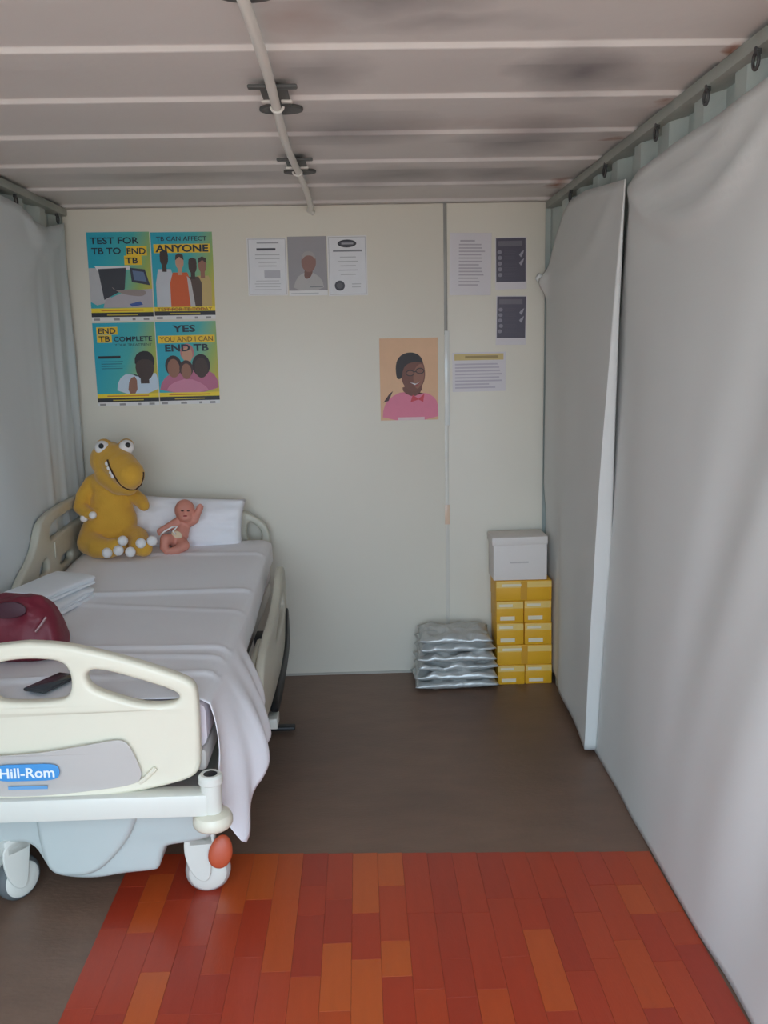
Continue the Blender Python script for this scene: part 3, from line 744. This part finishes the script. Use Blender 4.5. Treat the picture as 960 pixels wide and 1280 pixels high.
# ================================================================= paper on the rear wall
m_paper = M('white_paper', (226, 224, 222), .5, .02, 10)
INK = {}
def ink(c, r=.5):
    if c not in INK: INK[c] = M('ink_%d_%d_%d' % c, c, r, .05, 20)
    return INK[c]
def sheet(name, c0, c1, c2, c3, label, cat, group=None, base=m_paper):
    """paper from four wall points in pixels: top-left, top-right, bottom-right, bottom-left"""
    q = [P(*c, 1, -.003) for c in (c0, c1, c2, c3)]
    ctr = sum(q, Vector())/4
    w = ((q[1]-q[0]).length+(q[2]-q[3]).length)/2; h = ((q[0]-q[3]).length+(q[1]-q[2]).length)/2
    ang = math.atan2((q[1]-q[0]).z+(q[2]-q[3]).z, (q[1]-q[0]).x+(q[2]-q[3]).x)
    e = empty(name, (ctr.x, -.0022, ctr.z), (0, -ang, 0)); tag(e, label, cat, group)
    add('paper', box(-w/2, w/2, -.0004, .0004, -h/2, h/2), base, e, sm=False)
    return e, w, h
class Art:
    """flat print: polygons in u,v (0..1, v up) layered a hair above the paper"""
    def __init__(s, e, w, h): s.e, s.w, s.h = e, w, h; s.ms = []; s.mats = []; s.idx = []; s.k = 0
    def poly(s, pts, mat, it=0):
        if it: pts = chaikin(list(pts), it)
        bm = bmesh.new(); s.k += 1; y = -.0005-.00005*s.k
        vs = [bm.verts.new(((u-.5)*s.w, y, (v-.5)*s.h)) for u, v in pts]
        f = bm.faces.new(vs); bmesh.ops.triangulate(bm, faces=[f]); bmesh.ops.recalc_face_normals(bm, faces=bm.faces)
        for f in bm.faces:
            f.normal_update()
            if f.normal.y > 0: f.normal_flip()
        s.ms.append(tomesh(bm))
        if mat not in s.mats: s.mats.append(mat)
        s.idx.append(s.mats.index(mat))
    def rect(s, u0, v0, u1, v1, mat): s.poly([(u0, v0), (u1, v0), (u1, v1), (u0, v1)], mat)
    def oval(s, u, v, ru, rv, mat, n=20): s.poly([(u+ru*math.cos(a*2*math.pi/n), v+rv*math.sin(a*2*math.pi/n)) for a in range(n)], mat)
    def lines(s, u0, u1, v0, v1, n, mat, seed=0, th=.35, align='l'):
        r = random.Random(seed)
        for k in range(n):
            v = v1-(v1-v0)*(k+.5)/n; t = (v1-v0)/n*th; ln = (u1-u0)*r.uniform(.7, 1)
            a = u0 if align == 'l' else (u0+u1-ln)/2
            s.rect(a, v-t/2, a+ln, v+t/2, mat)
    def text(s, body, u, v, wu, hv, mat, bold=.02):
        me = textmesh(body, wu*s.w, hv*s.h, bold); s.k += 1
        me.transform(Matrix.Translation(((u-.5)*s.w, -.0005-.00005*s.k, (v-.5)*s.h)))
        o = add('lettering', me, mat, s.e, sm=False)
    def done(s, name='print'): 
        if s.ms: add(name, join(s.ms, s.idx), s.mats, s.e, sm=False)
NAVY = ink((28, 44, 58)); YEL = ink((236, 196, 44)); YELS = ink((238, 210, 50)); BLK = ink((40, 40, 46)); ORG = ink((206, 134, 40))
SK1 = ink((66, 48, 42)); SK2 = ink((150, 104, 84)); SK3 = ink((196, 150, 124)); WHT = ink((222, 222, 224)); LG = ink((184, 184, 186)); MG = ink((130, 130, 134)); DG = ink((62, 62, 70))
POS = 'health posters in a two by two block'
def tb(c, label):
    e, w, h = sheet('poster', *c, label, 'poster', POS)
    a = Art(e, w, h)
    gm = gradient_mat('poster_run', [(0, (30, 164, 186)), (.42, (62, 172, 172)), (.75, (150, 176, 92)), (1, (206, 182, 50))], w, h)
    a.rect(0, .145, 1, 1, gm); a.rect(0, .085, 1, .145, YELS); a.rect(0, .035, 1, .085, BLK) if False else a.rect(0, .045, 1, .095, BLK)
    a.rect(.25, .062, .75, .074, ink((190, 170, 60))); a.rect(.16, .112, .84, .126, ORG)
    for k, (u, ww) in enumerate(((.08, .10), (.40, .10), (.68, .05), (.88, .09))): a.rect(u-ww/2, -.0+.005, u+ww/2, .03, ink((150, 146, 146)))
    return e, a
# each poster: coloured field plus the white strip of small logos below it
e, a = tb([(107, 290), (187, 290), (191.5, 400), (115.5, 402)], 'poster reading TEST FOR TB TO END TB, upper left of the block')
a.rect(.62, .735, .95, .84, YEL); a.rect(.58, .63, .86, .735, YEL)
a.poly([(0, .60), (.22, .60), (.34, .22), (.10, .18), (0, .22)], LG); a.poly([(.10, .62), (.66, .62), (.66, .58), (.14, .57)], WHT)
a.poly([(.15, .59), (.60, .60), (.56, .36), (.22, .24)], ink((58, 60, 68)))
a.poly([(.66, .60), (.90, .58), (.97, .40), (.68, .44)], ink((52, 56, 74))); a.poly([(.70, .57), (.88, .55), (.92, .44), (.72, .46)], ink((96, 116, 150)))
a.poly([(.24, .24), (.60, .34), (1, .36), (1, .15), (.2, .15)], ink((176, 170, 176)))
a.poly([(.34, .40), (.40, .34), (.70, .36), (.92, .34), (.86, .27), (.60, .29), (.44, .33)], ink((150, 136, 132)), 2)
a.poly([(.62, .19), (.80, .22), (.84, .18), (.66, .16)], ink((60, 90, 160)))
a.done()
a.text('TEST FOR', .44, .905, .78, .075, NAVY); a.text('TB TO', .30, .79, .47, .075, NAVY); a.text('END', .78, .785, .30, .07, NAVY); a.text('TB', .70, .68, .20, .065, NAVY)
e, a = tb([(189, 290), (266, 290), (268.5, 398), (192.5, 400)], 'poster reading TB CAN AFFECT ANYONE with four standing people, upper right')
a.rect(.04, .765, .96, .865, YEL)
for u, sk, cl, w_, top in ((.20, SK1, ink((196, 198, 204)), .15, .70), (.82, SK2, ink((196, 170, 110)), .13, .62), (.66, SK1, ink((84, 66, 56)), .13, .61), (.45, SK3, ink((208, 92, 40)), .17, .66)):
    a.poly([(u-w_, .145), (u-w_*1.0, .42), (u-w_*.7, top-.12), (u+w_*.7, top-.12), (u+w_*1.05, .42), (u+w_, .145)], cl, 0)
    a.rect(u-.035, top-.15, u+.035, top-.06, sk); a.oval(u, top, .068, .085, sk); a.poly([(u-.07, top+.02), (u-.06, top+.08), (u, top+.10), (u+.06, top+.08), (u+.07, top+.02), (u, top+.06)], SK1)
a.poly([(.60, .145), (.68, .145), (.62, .45), (.56, .50)], ink((190, 186, 184)))
a.done()
a.text('TB CAN AFFECT', .5, .925, .82, .05, NAVY, .01); a.text('ANYONE', .5, .815, .86, .085, NAVY, .03); a.text('TEST FOR TB TODAY', .5, .118, .9, .038, ink((150, 104, 30)))
e, a = tb([(116, 404), (193.5, 402.5), (198.5, 506), (122, 508)], 'poster reading END TB COMPLETE YOUR TREATMENT, lower left of the block')
a.rect(.06, .86, .40, .95, YEL); a.rect(.06, .765, .30, .855, YEL)
a.poly([(.32, .145), (.36, .32), (.52, .40), (.70, .34), (.96, .40), (1, .35), (1, .145)], ink((196, 212, 226)), 1)
a.poly([(.50, .145), (.54, .33), (.66, .36), (.66, .145)], SK2, 1)
a.oval(.80, .46, .15, .16, SK1); a.poly([(.64, .48), (.65, .60), (.76, .66), (.90, .65), (.97, .56), (.95, .46), (.92, .55), (.72, .56)], ink((34, 28, 30)), 1)
a.rect(.72, .265, .86, .34, SK1)
a.rect(.06, .575, .42, .605, BLK); a.lines(.10, .56, .44, .55, 4, ink((30, 110, 126)), 4)
a.done()
a.text('END', .23, .905, .28, .065, NAVY); a.text('TB', .18, .81, .18, .065, NAVY); a.text('COMPLETE', .64, .805, .62, .058, NAVY); a.text('YOUR TREATMENT', .64, .735, .60, .028, NAVY, 0)
e, a = tb([(194.5, 402.5), (270, 401), (274.5, 504), (199.5, 506)], 'poster reading YES YOU AND I CAN END TB with a family, lower right')
a.rect(.03, .745, .97, .835, YEL)
a.poly([(.0, .145), (.06, .30), (.25, .40), (.5, .44), (.8, .42), (.97, .34), (1, .145)], ink((186, 108, 136)), 1)
for u, v, r_, sk, hr in ((.50, .60, .10, SK3, ink((186, 120, 120))), (.26, .44, .12, SK2, ink((52, 38, 40))), (.72, .44, .13, SK1, ink((44, 32, 36))), (.47, .40, .10, SK2, ink((70, 48, 46)))):
    a.oval(u, v+.03, r_*1.15, r_*1.05, hr); a.oval(u, v, r_*.85, r_*.95, sk)
a.poly([(.1, .145), (.2, .26), (.5, .32), (.75, .24), (.85, .145)], ink((206, 134, 160)), 1)
a.done()
a.text('YES', .47, .915, .38, .085, NAVY, .03); a.text('YOU AND I CAN', .5, .79, .88, .06, ink((120, 90, 30)), .01); a.text('END TB', .5, .685, .72, .085, NAVY, .03)

# certificates and portrait photographs
e, w, h = sheet('certificate', (307, 297), (357, 297), (361, 369), (311.5, 370), 'white certificate with grey print left of the grey portrait', 'certificate')
a = Art(e, w, h); a.rect(.03, .02, .97, .98, ink((176, 174, 176))); a.rect(.045, .03, .955, .97, WHT)
a.rect(.25, .90, .80, .915, MG); a.rect(.24, .78, .72, .82, DG); a.lines(.2, .82, .48, .74, 4, LG, 2, .3, 'c'); a.rect(.42, .30, .82, .44, ink((180, 180, 186)))
a.lines(.12, .88, .08, .28, 4, LG, 3, .22, 'c'); a.done()
e, w, h = sheet('portrait_photo', (359, 296), (407.5, 295), (410, 369), (361.5, 370), 'grey portrait photograph of a person in a pale shirt between two certificates', 'photograph')
a = Art(e, w, h); a.rect(0, .09, 1, 1, ink((152, 148, 150))); a.poly([(.10, .09), (.2, .30), (.40, .40), (.62, .40), (.86, .28), (.92, .09)], ink((178, 174, 172)), 1)
a.poly([(.40, .30), (.42, .46), (.64, .46), (.60, .34), (.5, .28)], ink((120, 84, 74)), 1); a.oval(.53, .57, .19, .17, ink((140, 102, 92))); a.poly([(.36, .60), (.38, .72), (.52, .765), (.68, .72), (.71, .6), (.62, .68), (.45, .68)], ink((164, 156, 154)), 1)
a.rect(.55, .14, .88, .16, MG); a.lines(.05, .8, .02, .06, 1, LG); a.done()
e, w, h = sheet('certificate', (408.5, 295), (457.5, 294), (460.5, 369), (411, 370), 'white certificate with black oval emblem and round seal', 'certificate')
a = Art(e, w, h); a.rect(.03, .02, .97, .98, ink((176, 174, 176))); a.rect(.045, .03, .955, .97, WHT)
a.oval(.5, .87, .24, .065, BLK); a.oval(.5, .87, .20, .045, DG); a.rect(.36, .855, .66, .885, ink((150, 150, 154)))
a.rect(.14, .735, .88, .765, MG); a.lines(.25, .78, .32, .68, 5, LG, 8, .25, 'c'); a.oval(.29, .17, .13, .085, DG); a.oval(.29, .17, .08, .05, ink((90, 90, 94)))
a.lines(.6, .9, .12, .22, 2, LG, 4, .3); a.done()
e, w, h = sheet('portrait_photo', (474, 423), (546, 422), (549, 524), (476, 526), 'colour portrait photograph of a smiling person in a pink shirt and glasses', 'photograph')
a = Art(e, w, h); a.rect(0, 0, 1, 1, ink((222, 178, 140)))
PK = ink((222, 124, 150)); a.poly([(.03, .0), (.05, .16), (.16, .28), (.40, .36), (.60, .30), (.80, .34), (.96, .26), (1, .16), (1, 0)], PK, 1)
a.poly([(.05, .22), (.16, .33), (.22, .36), (.14, .24)], ink((70, 36, 40)))
a.poly([(.38, .42), (.40, .34), (.58, .28), (.72, .35), (.72, .44)], ink((112, 64, 50)), 1)
a.poly([(.36, .50), (.38, .72), (.56, .80), (.74, .74), (.79, .56), (.74, .42), (.60, .335), (.45, .38)], ink((116, 68, 54)), 2); a.poly([(.56, .52), (.62, .66), (.74, .70), (.77, .56), (.73, .44), (.62, .36)], ink((146, 96, 76)), 2)
a.poly([(.28, .52), (.27, .70), (.36, .80), (.54, .835), (.70, .79), (.76, .68), (.68, .715), (.50, .70), (.40, .64), (.38, .52), (.33, .50)], ink((36, 24, 26)), 2)
for u, v in ((.52, .575), (.69, .60)): a.oval(u, v, .075, .038, ink((52, 34, 32))); a.oval(u, v, .06, .027, ink((132, 86, 70)))
a.rect(.585, .585, .63, .597, ink((52, 34, 32))); a.poly([(.52, .46), (.60, .43), (.70, .47), (.62, .445)], WHT); a.poly([(.50, .47), (.60, .42), (.72, .475), (.62, .405)], ink((150, 60, 60)))
a.poly([(.52, .22), (.56, .31), (.66, .26), (.76, .32), (.74, .22), (.66, .25)], ink((206, 62, 76))); a.rect(.30, .0, .76, .035, ink((226, 196, 200))); a.done()
# notices on the right-hand board
e, w, h = sheet('notice', (562, 291), (614, 291), (614, 369), (562, 369), 'white typed notice taped high on the right-hand wall board', 'notice', base=M('notice_paper', (214, 208, 210), .35, .02, 10))
a = Art(e, w, h); a.lines(.22, .86, .14, .84, 13, ink((176, 168, 174)), 11, .4); a.rect(.25, .86, .6, .885, ink((168, 160, 166))); a.done()
def dark(c, label, seed):
    e, w, h = sheet('notice', *c, label, 'notice', 'dark information sheets', base=M('notice_paper', (214, 208, 210), .35, .02, 10))
    a = Art(e, w, h); a.rect(.03, .14, .97, .985, ink((82, 77, 90), .3)); a.rect(.10, .83, .86, .93, ink((112, 106, 116)))
    r = random.Random(seed)
    for k in range(5): v = .72-.11*k; a.oval(.15+r.uniform(-.02, .02), v, .07, .04, ink((140, 134, 144))); a.lines(.28, .72, v-.04, v+.04, 3, ink((92, 86, 98)), seed+k, .35)
    for k in range(2): v = .66-.16*k; a.poly([(.76, v), (.84, v+.06), (.92, v+.09), (.88, v+.01), (.82, v-.05)], ink((160, 154, 164)))
    a.done()
dark([(618.5, 297), (658, 296), (658.5, 361), (619.5, 362)], 'dark printed sheet, the upper of two beside the curtain', 3)
dark([(619.5, 370), (658, 369.5), (658, 431), (620.5, 431)], 'dark printed sheet, the lower of two beside the curtain', 9)
e, w, h = sheet('notice', (565, 441), (632, 439.5), (632, 488.5), (566, 490), 'landscape paper notice with a yellow heading bar below the typed notice', 'notice', base=M('notice_paper', (214, 208, 210), .35, .02, 10))
a = Art(e, w, h); a.rect(.04, .80, .96, .96, ink((206, 184, 124))); a.rect(.24, .85, .86, .91, ink((160, 138, 90))); a.lines(.05, .95, .06, .74, 8, ink((186, 178, 188)), 5, .45); a.done()
